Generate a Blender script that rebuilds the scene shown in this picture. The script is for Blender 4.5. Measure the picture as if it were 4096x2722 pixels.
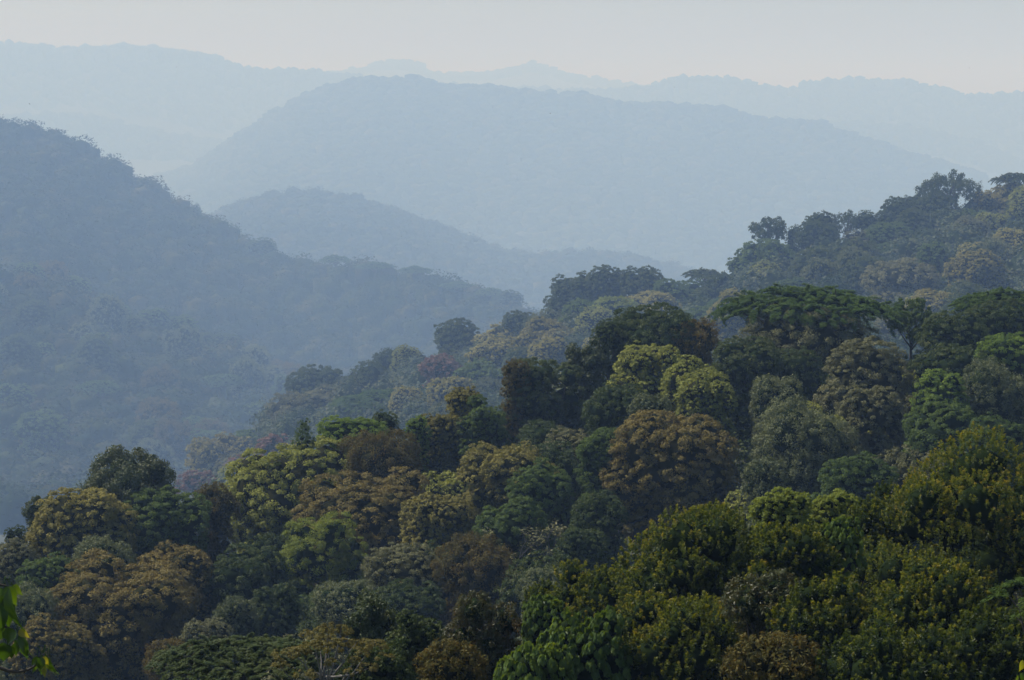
import bpy, math, random
import numpy as np

for o in list(bpy.data.objects):
    bpy.data.objects.remove(o, do_unlink=True)
SC = bpy.context.scene
COL = SC.collection

# ------------------------------------------------------------------ camera
F = 9634.0                      # focal length in pixels of the 4096 px wide photograph
ZC = 200.0                      # height of the look-out
HORIZON = 350.0
PITCH = math.atan((1361 - HORIZON) / F)
CP, SP = math.cos(PITCH), math.sin(PITCH)
cam_d = bpy.data.cameras.new('camera')
cam = bpy.data.objects.new('camera', cam_d)
COL.objects.link(cam)
cam.location = (0, 0, ZC)
cam.rotation_euler = (math.pi / 2 - PITCH, 0, 0)
cam_d.sensor_width = 36.0
cam_d.lens = F / 4096 * 36
cam_d.clip_start = 0.2
cam_d.clip_end = 120000
SC.camera = cam

# ------------------------------------------------------------------ light
SUN_EL, SUN_AZ = math.radians(53), math.radians(-60)     # azimuth from +Y, negative = towards -X
world = bpy.data.worlds.new('World')
SC.world = world
world.use_nodes = True
wn = world.node_tree
sky = wn.nodes.new('ShaderNodeTexSky')
sky.sky_type = 'NISHITA'
sky.sun_disc = False
sky.sun_elevation = SUN_EL
sky.sun_rotation = SUN_AZ
sky.altitude = 900
sky.air_density = 1.0
sky.dust_density = 1.6
sky.ozone_density = 1.0
bg = wn.nodes['Background']
bg.inputs['Strength'].default_value = 0.085
wn.links.new(sky.outputs[0], bg.inputs['Color'])
sun_d = bpy.data.lights.new('sun', 'SUN')
sun_d.energy = 5.0
sun_d.angle = math.radians(0.5)
sun_d.color = (1.0, 0.95, 0.87)
sun = bpy.data.objects.new('sun', sun_d)
COL.objects.link(sun)
sun.location = (-300, 250, 600)
from mathutils import Vector
sdir = Vector((math.sin(SUN_AZ) * math.cos(SUN_EL), math.cos(SUN_AZ) * math.cos(SUN_EL), math.sin(SUN_EL)))
sun.rotation_euler = (-sdir).to_track_quat('-Z', 'Y').to_euler()
SC.view_settings.view_transform = 'Standard'
SC.view_settings.look = 'None'
SC.view_settings.exposure = 0.15
SC.view_settings.gamma = 1.0
SC.cycles.max_bounces = 5
SC.cycles.diffuse_bounces = 2
SC.cycles.glossy_bounces = 1
SC.cycles.transmission_bounces = 2
SC.cycles.volume_bounces = 1
HAZE_DENSITY = 0.000275
HAZE_COLOR = (0.41, 0.615, 1.0)
HAZE_G = 0.04

# ------------------------------------------------------------------ projection helpers
def ray(u, v):
    x = (np.asarray(u, float) - 2048) / F
    y = -(np.asarray(v, float) - 1361) / F
    Y = CP + y * SP
    Z = -SP + y * CP
    return x, Y, Z
def tan_el(u, v):
    x, Y, Z = ray(u, v)
    return Z / np.hypot(x, Y)
def at(u, v, d):
    """point on the line of sight of photo pixel (u, v) at horizontal distance d"""
    x, Y, Z = ray(u, v)
    h = np.hypot(x, Y)
    return np.array([x / h * d, Y / h * d, ZC + Z / h * d])
def proj_v(u, d, z):
    """photo row at which height z at distance d in column u shows"""
    t = (z - ZC) / d
    # tan_el is close to linear in v, invert by the exact formula for the centre column
    a = math.atan(0) ; el = np.arctan(t) + PITCH
    return 1361 - F * np.tan(el)
def az_xy(u, d):
    x, Y, Z = ray(u, 1361)
    h = np.hypot(x, Y)
    return x / h * d, Y / h * d

# ------------------------------------------------------------------ terrain: one height field over (direction, distance)
def C(*p):
    a = np.array(p, float)
    return lambda u: np.interp(u, a[:, 0], a[:, 1])
def off(f, k):
    return lambda u: f(u) + k
A1 = C((-600, 3600), (500, 3000), (900, 2640), (1450, 2450), (2000, 2390), (2300, 2250), (2600, 2060), (3000, 2010), (3420, 2010), (3650, 1900), (4096, 1790), (4700, 1750))
B1 = C((-600, 2300), (0, 2150), (130, 2020), (330, 1900), (700, 1920), (900, 1940), (1200, 1800), (1500, 1690), (1830, 1620), (2000, 1500), (2350, 1380), (2600, 1270), (2850, 1250), (3500, 1240), (4096, 1210), (4700, 1200))
C1 = C((-600, 2350), (0, 2300), (600, 2060), (720, 1890), (1000, 1790), (1080, 1580), (1300, 1500), (1500, 1450), (1700, 1330), (2050, 1300), (2150, 1250), (2220, 1170), (2450, 1120), (2700, 1120), (2900, 1070), (3000, 960), (3100, 945), (3250, 910), (3500, 870), (3700, 800), (3850, 770), (4096, 745), (4700, 700))
D1 = C((-600, 1020), (0, 1090), (200, 1130), (400, 1230), (700, 1330), (1000, 1440), (1100, 1540), (1500, 1620), (2100, 1420), (4096, 1330), (4700, 1300))
D2 = C((-600, 330), (0, 478), (200, 522), (400, 622), (600, 742), (820, 872), (900, 912), (1000, 982), (1100, 1022), (1400, 1064), (1700, 1094), (1900, 1164), (2050, 1204), (2110, 1238), (2200, 1290), (2600, 1330), (4700, 1340))
E1 = C((-600, 930), (700, 920), (840, 866), (950, 805), (1100, 770), (1250, 765), (1400, 785), (1560, 825), (1700, 880), (1850, 935), (2000, 995), (2150, 1014), (2300, 1004), (2500, 1014), (2700, 1054), (2850, 1104), (3100, 1200), (4096, 1300), (4700, 1300))
F1 = C((-600, 760), (500, 740), (800, 650), (900, 575), (1050, 478), (1200, 388), (1350, 328), (1500, 303), (1700, 313), (1800, 343), (1950, 338), (2150, 368), (2300, 368), (2500, 413), (2700, 412), (2900, 427), (3000, 462), (3120, 478), (3260, 482), (3400, 532), (3600, 602), (3800, 652), (3950, 712), (4096, 772), (4700, 950))
G1 = C((-600, 430), (0, 462), (150, 457), (350, 448), (500, 493), (700, 532), (900, 562), (2000, 560), (2700, 520), (3000, 500), (3200, 487), (3600, 494), (3900, 562), (4096, 640), (4700, 800))
H1 = C((-600, 150), (0, 167), (300, 187), (550, 177), (750, 197), (900, 233), (1000, 272), (1150, 276), (1400, 291), (1500, 312), (1800, 335), (2400, 362), (2600, 342), (2700, 308), (2900, 307), (3050, 337), (3150, 353), (3300, 318), (3600, 318), (3700, 338), (3850, 378), (4096, 372), (4700, 385))
I1 = C((-600, 320), (1300, 293), (1440, 273), (1520, 243), (1600, 240), (1680, 257), (1740, 290), (1950, 291), (2050, 268), (2130, 247), (2260, 291), (2400, 316), (2600, 346), (3100, 370), (4700, 420))
DB1 = C((-600, 180), (0, 185), (1000, 195), (2000, 210), (3000, 225), (4096, 235), (4700, 235))
DC1 = C((-600, 1110), (700, 1110), (1500, 1090), (2200, 1010), (3000, 1000), (4096, 1050), (4700, 1050))
DD2 = C((-600, 3680), (0, 3520), (1000, 3200), (2100, 2800), (4700, 2800))
DF1 = C((-600, 10300), (450, 10300), (1000, 9300), (4700, 9300))
one = lambda k: (lambda u: np.full(np.shape(u), float(k)))
ROWS = [  # distance(u), photo row of the canopy(u), height of that canopy
    (one(38), C((-600, 3700), (0, 3600), (900, 3300), (4700, 2850)), 7.0),
    (one(62), A1, 7.0),
    (one(95), C((-600, 4100), (0, 4000), (2000, 3700), (4700, 3000)), 9.0),
    (one(140), C((-600, 2760), (0, 2750), (1500, 2600), (2500, 2250), (3500, 2050), (4700, 2000)), 10.0),
    (DB1, B1, 10.0),
    (one(275), off(B1, 450), 10.0),
    (one(690), C((-600, 2200), (0, 2150), (700, 2000), (1100, 1900), (1500, 1800), (2000, 1650), (2500, 1500), (3000, 1400), (3500, 1350), (4700, 1280)), 18.0),
    (DC1, C1, 21.0),
    (one(1250), lambda u: np.where(u < 2000, 2000, np.maximum(C1(u) + 260, 1400)), 20.0),
    (one(1700), C((-600, 2000), (0, 1980), (800, 1930), (1500, 1700), (2100, 1450), (4700, 1400)), 24.0),
    (one(2350), D1, 24.0),
    (one(2600), off(D1, 25), 24.0),
    (DD2, D2, 24.0),
    (one(4400), off(D2, 170), 24.0),
    (one(5040), off(E1, 130), 24.0),
    (one(5600), E1, 24.0),
    (one(6400), off(E1, 75), 24.0),
    (one(7360), off(E1, 30), 24.0),
    (DF1, F1, 24.0),
    (one(10600), off(F1, 130), 24.0),
    (one(11600), G1, 24.0),
    (one(12200), off(G1, 40), 24.0),
    (one(13000), H1, 24.0),
    (one(14500), off(H1, 60), 24.0),
    (one(16500), I1, 24.0),
    (one(20000), one(560), 24.0),
    (one(45000), one(520), 24.0)]
def control(u):
    u = np.clip(np.asarray(u, float), -600, 4700)
    D = [np.zeros_like(u), np.full_like(u, 3.0), np.full_like(u, 9.0), np.full_like(u, 22.0)]
    Z = [np.full_like(u, ZC - 1.7), np.full_like(u, ZC - 1.9), np.full_like(u, ZC - 5.0), np.full_like(u, ZC - 13.5)]
    for df, vf, h in ROWS:
        d = df(u) + 0 * u
        D.append(d)
        Z.append(ZC + d * tan_el(np.clip(u, 0, 4096), vf(u)) - h)
    return np.array(D), np.array(Z)
def interp_cols(D, Z, d):
    n = D.shape[1]
    k = np.clip((D <= d[None, :]).sum(0) - 1, 0, D.shape[0] - 2)
    j = np.arange(n)
    t = np.clip((d - D[k, j]) / np.maximum(D[k + 1, j] - D[k, j], 1e-6), 0, 1)
    return Z[k, j] * (1 - t) + Z[k + 1, j] * t
_DL, _ZL = control(np.array([-600.0])); _DR, _ZR = control(np.array([4700.0]))
def ground(X, Y):
    X = np.atleast_1d(np.asarray(X, float)); Y = np.atleast_1d(np.asarray(Y, float))
    d = np.hypot(X, Y); az = np.arctan2(X, Y)
    u = 2048 + F * np.tan(np.clip(az, -0.5, 0.5))
    z = interp_cols(*control(u), d)
    w = np.clip((np.abs(az) - 0.45) / 2.4, 0, 1); w = w * w * (3 - 2 * w)
    zl = interp_cols(np.repeat(_DL, len(d), 1), np.repeat(_ZL, len(d), 1), d)
    zr = interp_cols(np.repeat(_DR, len(d), 1), np.repeat(_ZR, len(d), 1), d)
    z = z * (1 - w) + 0.5 * (zl + zr) * w
    a = np.clip((d - 25) / 400, 0, 1) * 0.8
    z = z + a * (np.sin(X * 0.083 + 1.3) * np.cos(Y * 0.071) + 0.6 * np.sin(X * 0.19 + Y * 0.13))
    return z

# ------------------------------------------------------------------ mesh helpers
def build_mesh(name, verts, quads=None, tris=None, tint=None, mat=None, smooth=False, mat2=None):
    me = bpy.data.meshes.new(name)
    nv = len(verts)
    nq = 0 if quads is None else len(quads)
    nt = 0 if tris is None else len(tris)
    me.vertices.add(nv)
    me.vertices.foreach_set('co', np.ascontiguousarray(verts, np.float32).ravel())
    me.loops.add(nq * 4 + nt * 3)
    li = []
    if nq: li.append(np.asarray(quads, np.int32).ravel())
    if nt: li.append(np.asarray(tris, np.int32).ravel())
    me.loops.foreach_set('vertex_index', np.concatenate(li))
    me.polygons.add(nq + nt)
    st = np.concatenate([np.arange(nq) * 4, nq * 4 + np.arange(nt) * 3]).astype(np.int32)
    me.polygons.foreach_set('loop_start', st)
    if smooth:
        me.polygons.foreach_set('use_smooth', np.ones(nq + nt, bool))
    me.update(calc_edges=True)
    if tint is not None:
        at_ = me.attributes.new('tint', 'FLOAT', 'FACE')
        at_.data.foreach_set('value', np.ascontiguousarray(tint, np.float32))
    if mat is not None:
        me.materials.append(mat)
    if mat2 is not None:          # second material on the triangles
        me.materials.append(mat2)
        me.polygons.foreach_set('material_index', np.concatenate([np.zeros(nq, np.int32), np.ones(nt, np.int32)]))
        me.polygons.foreach_set('use_smooth', np.concatenate([np.zeros(nq, bool), np.ones(nt, bool)]))
    return me
def link(name, me, parent=None, loc=(0, 0, 0)):
    o = bpy.data.objects.new(name, me)
    COL.objects.link(o)
    o.location = loc
    if parent is not None:
        o.parent = parent
    return o
def tag(o, label=None, cat=None, group=None, kind=None):
    if label: o['label'] = label
    if cat: o['category'] = cat
    if group: o['group'] = group
    if kind: o['kind'] = kind
    return o
def norm(a):
    return a / np.maximum(np.linalg.norm(a, axis=-1, keepdims=True), 1e-9)
def unit(rng, n):
    return norm(rng.normal(size=(n, 3)))
def fib(n, rng, zmin=-1.0):
    k = np.arange(n) + 0.5
    z = 1 - (1 - zmin) * k / n
    ph = k * 2.399963 + rng.uniform(0, 6.28)
    r = np.sqrt(np.maximum(0, 1 - z * z))
    return np.stack([r * np.cos(ph), r * np.sin(ph), z], 1)
def ico(sub):
    import bmesh
    bm = bmesh.new()
    bmesh.ops.create_icosphere(bm, subdivisions=sub, radius=1)
    v = np.array([x.co[:] for x in bm.verts]); f = np.array([[y.index for y in x.verts] for x in bm.faces])
    bm.free()
    return v, f
ICO1, ICO2 = ico(1), ico(2)
def tube(pts, rad, sides=6):
    pts = np.asarray(pts, float); n = len(pts)
    t = norm(np.gradient(pts, axis=0))
    ref = np.array([0.31, 0.95, 0.05])
    s = norm(np.cross(t, ref)); b = np.cross(t, s)
    a = np.arange(sides) / sides * 2 * np.pi
    ring = pts[:, None] + np.asarray(rad)[:, None, None] * (np.cos(a)[None, :, None] * s[:, None] + np.sin(a)[None, :, None] * b[:, None])
    v = ring.reshape(-1, 3)
    i = np.arange(n - 1)[:, None] * sides; j = np.arange(sides)[None, :]; j2 = (j + 1) % sides
    q = np.stack([i + j, i + j2, i + sides + j2, i + sides + j], -1).reshape(-1, 4)
    return v, q
class Bag:
    def __init__(s): s.v = []; s.q = []; s.n = 0; s.t = []
    def add(s, v, q, tint=0.5):
        s.v.append(v); s.q.append(q + s.n); s.n += len(v); s.t.append(np.full(len(q), tint))
    def mesh(s, name, mat, smooth=True):
        return build_mesh(name, np.concatenate(s.v), np.concatenate(s.q), None, np.concatenate(s.t), mat, smooth)

# ------------------------------------------------------------------ materials
def ramp(nt, cols):
    r = nt.nodes.new('ShaderNodeValToRGB')
    e = r.color_ramp.elements
    n = len(cols)
    while len(e) < n: e.new(0.5)
    for i, c in enumerate(cols):
        e[i].position = i / (n - 1)
        e[i].color = (*c, 1)
    return r
def leaf_material(name, cols, trans=0.35, tcol=(1.5, 1.35, 0.5), rough=0.6, spec=0.08, nscale=0.55, namp=0.75, orand=0.25):
    m = bpy.data.materials.new(name); m.use_nodes = True
    nt = m.node_tree; N = nt.nodes; L = nt.links
    N.clear()
    out = N.new('ShaderNodeOutputMaterial')
    at_ = N.new('ShaderNodeAttribute'); at_.attribute_name = 'tint'
    tc = N.new('ShaderNodeTexCoord')
    no = N.new('ShaderNodeTexNoise'); no.inputs['Scale'].default_value = nscale; no.inputs['Detail'].default_value = 2
    L.new(tc.outputs['Object'], no.inputs['Vector'])
    oi = N.new('ShaderNodeObjectInfo')
    def mm(op, a, b, c=None):
        x = N.new('ShaderNodeMath'); x.operation = op
        for i, k in enumerate((a, b, c)):
            if k is None: continue
            if isinstance(k, (int, float)): x.inputs[i].default_value = k
            else: L.new(k, x.inputs[i])
        return x.outputs[0]
    n1 = mm('MULTIPLY_ADD', no.outputs['Fac'], namp, -0.5 * namp)
    o1 = mm('MULTIPLY_ADD', oi.outputs['Random'], orand, -0.5 * orand)
    f = mm('ADD', mm('ADD', at_.outputs['Fac'], n1), o1)
    r = ramp(nt, cols); L.new(f, r.inputs['Fac'])
    pb = N.new('ShaderNodeBsdfPrincipled')
    pb.inputs['Roughness'].default_value = rough
    pb.inputs['Specular IOR Level'].default_value = spec
    L.new(r.outputs['Color'], pb.inputs['Base Color'])
    if trans > 0:
        tr = N.new('ShaderNodeBsdfTranslucent')
        mx = N.new('ShaderNodeMix'); mx.data_type = 'RGBA'; mx.blend_type = 'MULTIPLY'
        mx.inputs['Factor'].default_value = 1.0
        L.new(r.outputs['Color'], mx.inputs[6]); mx.inputs[7].default_value = (*tcol, 1)
        L.new(mx.outputs[2], tr.inputs['Color'])
        ms = N.new('ShaderNodeMixShader'); ms.inputs['Fac'].default_value = trans
        L.new(pb.outputs[0], ms.inputs[1]); L.new(tr.outputs[0], ms.inputs[2])
        L.new(ms.outputs[0], out.inputs['Surface'])
    else:
        L.new(pb.outputs[0], out.inputs['Surface'])
    return m
def bark_material(name, cols, scale=3.0):
    m = bpy.data.materials.new(name); m.use_nodes = True
    nt = m.node_tree; N = nt.nodes; L = nt.links
    pb = N['Principled BSDF']; pb.inputs['Roughness'].default_value = 0.85
    tc = N.new('ShaderNodeTexCoord'); no = N.new('ShaderNodeTexNoise'); no.inputs['Scale'].default_value = scale; no.inputs['Detail'].default_value = 6
    L.new(tc.outputs['Object'], no.inputs['Vector'])
    r = ramp(nt, cols); L.new(no.outputs['Fac'], r.inputs['Fac']); L.new(r.outputs['Color'], pb.inputs['Base Color'])
    return m
LM = {
    'ochre':   leaf_material('ochre_foliage', [(0.092, 0.089, 0.024), (0.171, 0.157, 0.041), (0.250, 0.224, 0.057), (0.328, 0.290, 0.084)], .25, (1.2, 1.1, .5)),
    'olive':   leaf_material('olive_foliage', [(0.100, 0.116, 0.024), (0.186, 0.206, 0.043), (0.270, 0.284, 0.062), (0.356, 0.358, 0.096)], .28, (1.2, 1.15, .5)),
    'brown':   leaf_material('brown_foliage', [(0.083, 0.075, 0.022), (0.150, 0.125, 0.035), (0.212, 0.169, 0.047), (0.259, 0.208, 0.067)], .22, (1.2, 1.0, .5)),
    'rust':    leaf_material('rust_foliage', [(0.050, 0.055, 0.015), (0.092, 0.086, 0.023), (0.133, 0.110, 0.027), (0.178, 0.134, 0.035)], .3, (1.4, 1.0, .5)),
    'glossy':  leaf_material('glossy_foliage', [(0.035, 0.055, 0.019), (0.055, 0.076, 0.026), (0.080, 0.096, 0.034), (0.120, 0.121, 0.042)], .2, (1.3, 1.3, .5), .5, .2),
    'dark':    leaf_material('dark_foliage', [(0.028, 0.048, 0.014), (0.048, 0.073, 0.019), (0.073, 0.094, 0.024), (0.120, 0.121, 0.034)], .25, (1.3, 1.3, .5), .55, .12),
    'green':   leaf_material('green_foliage', [(0.048, 0.078, 0.022), (0.073, 0.112, 0.029), (0.105, 0.148, 0.036), (0.144, 0.189, 0.048)], .3, (1.3, 1.3, .5)),
    'bright':  leaf_material('bright_foliage', [(0.080, 0.129, 0.024), (0.120, 0.181, 0.031), (0.168, 0.234, 0.041), (0.223, 0.288, 0.055)], .35, (1.3, 1.3, .5)),
    'grey':    leaf_material('grey_foliage', [(0.066, 0.083, 0.037), (0.109, 0.127, 0.055), (0.153, 0.169, 0.077), (0.204, 0.212, 0.099)], .2, (1.2, 1.2, .6), .55, .12),
    'greybrown': leaf_material('grey_brown_foliage', [(0.073, 0.078, 0.035), (0.124, 0.129, 0.055), (0.176, 0.174, 0.075), (0.234, 0.227, 0.099)], .2, (1.2, 1.1, .6), .55, .12),
    'lime':    leaf_material('lime_foliage', [(0.100, 0.134, 0.026), (0.157, 0.194, 0.035), (0.214, 0.253, 0.050), (0.270, 0.298, 0.066)], .35, (1.4, 1.3, .5)),
    'umbrella': leaf_material('feathery_foliage', [(0.032, 0.066, 0.017), (0.057, 0.103, 0.022), (0.089, 0.136, 0.029), (0.136, 0.174, 0.038)], .3, (1.3, 1.3, .5)),
    'pink':    leaf_material('pink_foliage', [(.10, .075, .058), (.16, .098, .075), (.20, .112, .085), (.23, .14, .10)], .25, (1.3, 1.0, .8)),
    'golden':  leaf_material('golden_foliage', [(0.121, 0.122, 0.031), (0.214, 0.201, 0.053), (0.292, 0.266, 0.072), (0.370, 0.328, 0.096)], .25, (1.2, 1.1, .5)),
    'yellow':  leaf_material('yellow_foliage', [(.070, .075, .022), (.12, .115, .032), (.17, .15, .045), (.22, .18, .06)], .3, (1.3, 1.1, .4)),
    'shoot':   leaf_material('golden_tipped_foliage', [(0.019, 0.035, 0.009), (0.038, 0.063, 0.012), (0.096, 0.124, 0.018), (0.168, 0.181, 0.027), (0.222, 0.183, 0.034)], .45, (1.7, 1.5, .4), .45, .2, 0.9, 0.3),
    'bigleaf': leaf_material('broad_leaf_foliage', [(0.044, 0.081, 0.017), (0.067, 0.114, 0.022), (0.107, 0.164, 0.030), (0.195, 0.247, 0.048)], .35, (1.7, 1.5, .35), .45, .2),
    'reddark': leaf_material('reddish_foliage', [(0.039, 0.054, 0.018), (0.056, 0.068, 0.023), (0.083, 0.068, 0.023), (0.149, 0.075, 0.027)], .3, (1.5, 1.2, .5), .45, .2),
    'leaf':    leaf_material('near_leaf', [(.022, .052, .010), (.036, .080, .014), (.080, .130, .020), (.26, .23, .06)], .40, (2.2, 1.9, .3), .36, .5, 8.0, .35),
}
def inner_material(name, cols):  # dark hulls added inside crowns to stop light, inner shade put in their colour
    m = bpy.data.materials.new(name); m.use_nodes = True
    nt = m.node_tree; N = nt.nodes; L = nt.links; N.clear()
    out = N.new('ShaderNodeOutputMaterial'); df = N.new('ShaderNodeBsdfDiffuse')
    at_ = N.new('ShaderNodeAttribute'); at_.attribute_name = 'tint'
    tc = N.new('ShaderNodeTexCoord'); no = N.new('ShaderNodeTexNoise'); no.inputs['Scale'].default_value = 3.0; no.inputs['Detail'].default_value = 5
    L.new(tc.outputs['Object'], no.inputs['Vector'])
    a = N.new('ShaderNodeMath'); a.operation = 'MULTIPLY'; L.new(no.outputs['Fac'], a.inputs[0]); L.new(at_.outputs['Fac'], a.inputs[1])
    r = ramp(nt, cols); L.new(a.outputs[0], r.inputs['Fac']); L.new(r.outputs['Color'], df.inputs['Color'])
    L.new(df.outputs[0], out.inputs['Surface'])
    return m
IM = {'warm': inner_material('dark_inner_foliage_hull_warm', [(.020, .022, .010), (.045, .042, .018)]),
      'cool': inner_material('dark_inner_foliage_hull', [(.012, .020, .008), (.028, .040, .014)])}
BARK = bark_material('dark_bark', [(.030, .026, .020), (.055, .046, .036), (.09, .08, .065)])
PALE = bark_material('pale_bark', [(.09, .085, .072), (.155, .145, .125), (.21, .20, .18)])
EARTH = bark_material('forest_floor', [(.014, .018, .008), (.028, .034, .014), (.045, .045, .022)], .25)

# ------------------------------------------------------------------ crowns
def leaf_quads(p, a, n, L, ar):
    """bent diamond leaves: centre p, axis a, normal n, length L, width ratio ar"""
    s = norm(np.cross(n, a)); n = np.cross(a, s)
    h = (L * 0.5)[:, None]; w = (L * ar * 0.5)[:, None]
    v = np.stack([p - a * h, p + s * w - n * w * 0.35 - a * h * 0.1, p + a * h - n * h * 0.25, p - s * w - n * w * 0.35 - a * h * 0.1], 1)
    return v.reshape(-1, 3)
def lobes_of(rng, style, W, H, nl, lobe, skirt=0.0):
    R = W / 2
    if style == 'umbrella':
        k = np.arange(nl) + .5
        rr = np.sqrt(k / nl) * 0.86 * R; ph = k * 2.399963 + rng.uniform(0, 6.3)
        c = np.stack([rr * np.cos(ph), rr * np.sin(ph), H * (0.80 - 0.50 * (rr / R) ** 2) + rng.uniform(-.13, .10, nl) * H], 1)
        r = R * lobe * rng.uniform(.7, 1.3, nl); sq = np.full(nl, 0.30)
        r = np.minimum(r, R - rr * .8)
        return c, r, sq
    if style == 'column':
        k = (np.arange(nl) + .5) / nl
        ph = k * nl * 2.399963
        rad = R * (1.05 - 0.6 * k) * rng.uniform(.75, 1.1, nl)
        c = np.stack([rad * .45 * np.cos(ph), rad * .45 * np.sin(ph), H * (.1 + .82 * k)], 1)
        return c, rad * .62, np.full(nl, .8)
    d = fib(nl, rng, -0.35)
    d = norm(d + rng.normal(size=d.shape) * .18)
    r = R * lobe * rng.uniform(.62, 1.36, nl)
    sq = np.full(nl, min(1.0, max(.55, H / W * 1.25)))
    zc = .40 * H
    up = d[:, 2] > 0
    d[:, :2] *= (np.maximum(1e-3, 1 - d[:, 2:3] ** 2) ** -.17)
    ez = np.where(up, .62 * H - r * sq, zc - r * sq * .6)
    jit = rng.uniform(.80, 1.06, nl)
    c = np.stack([d[:, 0] * (R - r) * jit, d[:, 1] * (R - r) * jit, zc + d[:, 2] * np.maximum(ez, 0.05 * H) * jit], 1)
    c = np.concatenate([c, [[0, 0, .45 * H]]]); r = np.append(r, R * .5); sq = np.append(sq, min(1.0, H / W * 1.2))
    if skirt > 0:                 # lower boughs reaching down towards the ground
        m = int(min(26, max(5, nl * .45 * (1 + skirt / (.7 * W)))))
        k = (np.arange(m) + .5) / m; ph = k * m * 2.399963 + rng.uniform(0, 6)
        rs = R * lobe * rng.uniform(.8, 1.25, m)
        q = (R - rs) * rng.uniform(.72, 1.0, m) * (1 - .25 * k)
        c = np.concatenate([c, np.stack([q * np.cos(ph), q * np.sin(ph), .30 * H - k * (skirt + .2 * H)], 1)])
        r = np.append(r, rs); sq = np.append(sq, np.full(m, .95))
    return c, r, sq
def crown_data(seed, W, H, style='dome', nl=12, lobe=.42, sub=.6, leaf=.25, n=6000, ar=.5, hull=.80, leafstyle='clump', cover=1.1, tip=0.0, skirt=0.0, flut=.26, cap=False):
    rng = np.random.default_rng(seed)
    c, r, sq = lobes_of(rng, style, W, H, nl, lobe, skirt)
    # sub clumps over the lobes' free surface
    Dl, Pl = [], []
    for i in range(len(r)):
        k = max(6, int(12.57 * r[i] ** 2 * (.45 + .55 * sq[i]) / (3.14 * sub * sub) * .95 * cover))
        f = norm(fib(k, rng) + rng.normal(size=(k, 3)) * .10); Dl.append(f); Pl.append(np.full(k, i))
    d = np.concatenate(Dl); pick = np.concatenate(Pl); m = len(d)
    keep = (d[:, 2] > -.35) | (rng.random(m) < .35)
    d, pick = d[keep], pick[keep]; m = len(d)
    sc = np.stack([np.ones(m), np.ones(m), sq[pick]], 1)
    S = c[pick] + d * sc * (r[pick] * rng.uniform(.84, 1.08, m))[:, None]
    ok = np.ones(m, bool)
    for i in range(len(r)):
        q = np.linalg.norm((S - c[i]) / (r[i] * np.array([1, 1, sq[i]])), axis=1)
        ok &= (q > .90) | (pick == i)
    S, d, sc, pick = S[ok], d[ok], sc[ok], pick[ok]
    O = norm(d / sc)
    ns = len(S)
    srad = sub * rng.uniform(.6, 1.35, ns)
    stint = rng.random(ns) * .75 + rng.random(len(r))[pick] * .25
    idx = rng.integers(0, ns, n) if ns else np.zeros(0, int)
    ltip = rng.random(len(r))[pick]
    Z = np.array([0, 0, 1.0])
    L = leaf * rng.uniform(.6, 1.35, n)
    tint = .18 + stint[idx] * .30 + rng.random(n) * .34
    if leafstyle == 'clump':
        if cap:
            ld = norm(unit(rng, n) + O[idx] * .7 + Z * .55)
            p = S[idx] + ld * (srad[idx] * rng.uniform(.55, 1.10, n))[:, None] * np.array([1, 1, .75])
        else:
            ld = norm(unit(rng, n) + O[idx] * .55 + Z * .18)
            p = S[idx] + ld * (srad[idx] * rng.uniform(.35, 1.15, n))[:, None]
        nn = norm(ld * 1.0 + Z * .35 + rng.normal(size=(n, 3)) * (flut if cap else flut + .22))
        a = norm(np.cross(nn, unit(rng, n)) - Z * .25)
    elif leafstyle == 'hang':       # broad leaves hanging like tiles
        ld = norm(unit(rng, n) * .8 + O[idx] + Z * .35)
        p = S[idx] + ld * (srad[idx] * (rng.random(n) ** .35))[:, None]
        nn = norm(ld * .9 + Z * .35 + rng.normal(size=(n, 3)) * .25)
        a = norm(np.cross(nn, unit(rng, n)) * .5 - Z * .9 + ld * .45)
    elif leafstyle == 'shoot':      # upright shoots, leaves standing along them
        ax = norm(O * .55 + Z * .85 + rng.normal(size=O.shape) * .2)
        ln = srad * rng.uniform(1.0, 2.0, ns)
        t = rng.random(n) ** .8
        side = norm(np.cross(ax[idx], unit(rng, n)))
        p = S[idx] + ax[idx] * (ln[idx] * (t - .35))[:, None] + side * (srad[idx] * (.55 - .42 * t) * rng.uniform(.3, 1, n))[:, None]
        a = norm(ax[idx] * (.35 + .6 * t)[:, None] + side * .8 + rng.normal(size=(n, 3)) * .25)
        nn = norm(np.cross(a, np.cross(ax[idx], side)) * .6 + unit(rng, n) * .6)
        tint = np.clip(.10 + stint[idx] * .16 + rng.random(n) * .18 + tip * np.clip(t - .30, 0, 1) * (.15 + .45 * stint[idx] + .5 * ltip[idx]), 0, 1)  # lighter tips: golden new growth, with sunlit tops put into the tint too
    else:                           # 'frond': feathery leaf with leaflets on both sides of a drooping rib
        ax = norm(O * np.array([1, 1, .3]) + unit(rng, ns) * .6)
        ax[:, 2] = ax[:, 2] * .4
        ax = norm(ax)
        t = rng.random(n); sg = np.where(rng.random(n) < .5, 1.0, -1.0)
        side = norm(np.cross(ax, Z))[idx]
        ln = srad[idx] * 2.0
        p = S[idx] + ax[idx] * (ln * (t - .3))[:, None] - Z * (ln * .35 * t * t)[:, None] + side * (sg * srad[idx] * .38 * np.sin(np.pi * np.clip(t, .05, .97)) * rng.random(n) ** .6)[:, None] + rng.normal(size=(n, 3)) * sub * .10
        a = norm(side * sg[:, None] + ax[idx] * .45 - Z * .15)
        nn = norm(Z + rng.normal(size=(n, 3)) * .3)
    v = leaf_quads(p, a, nn, L, ar)
    quads = np.arange(len(v)).reshape(-1, 4)
    tris = None
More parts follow.
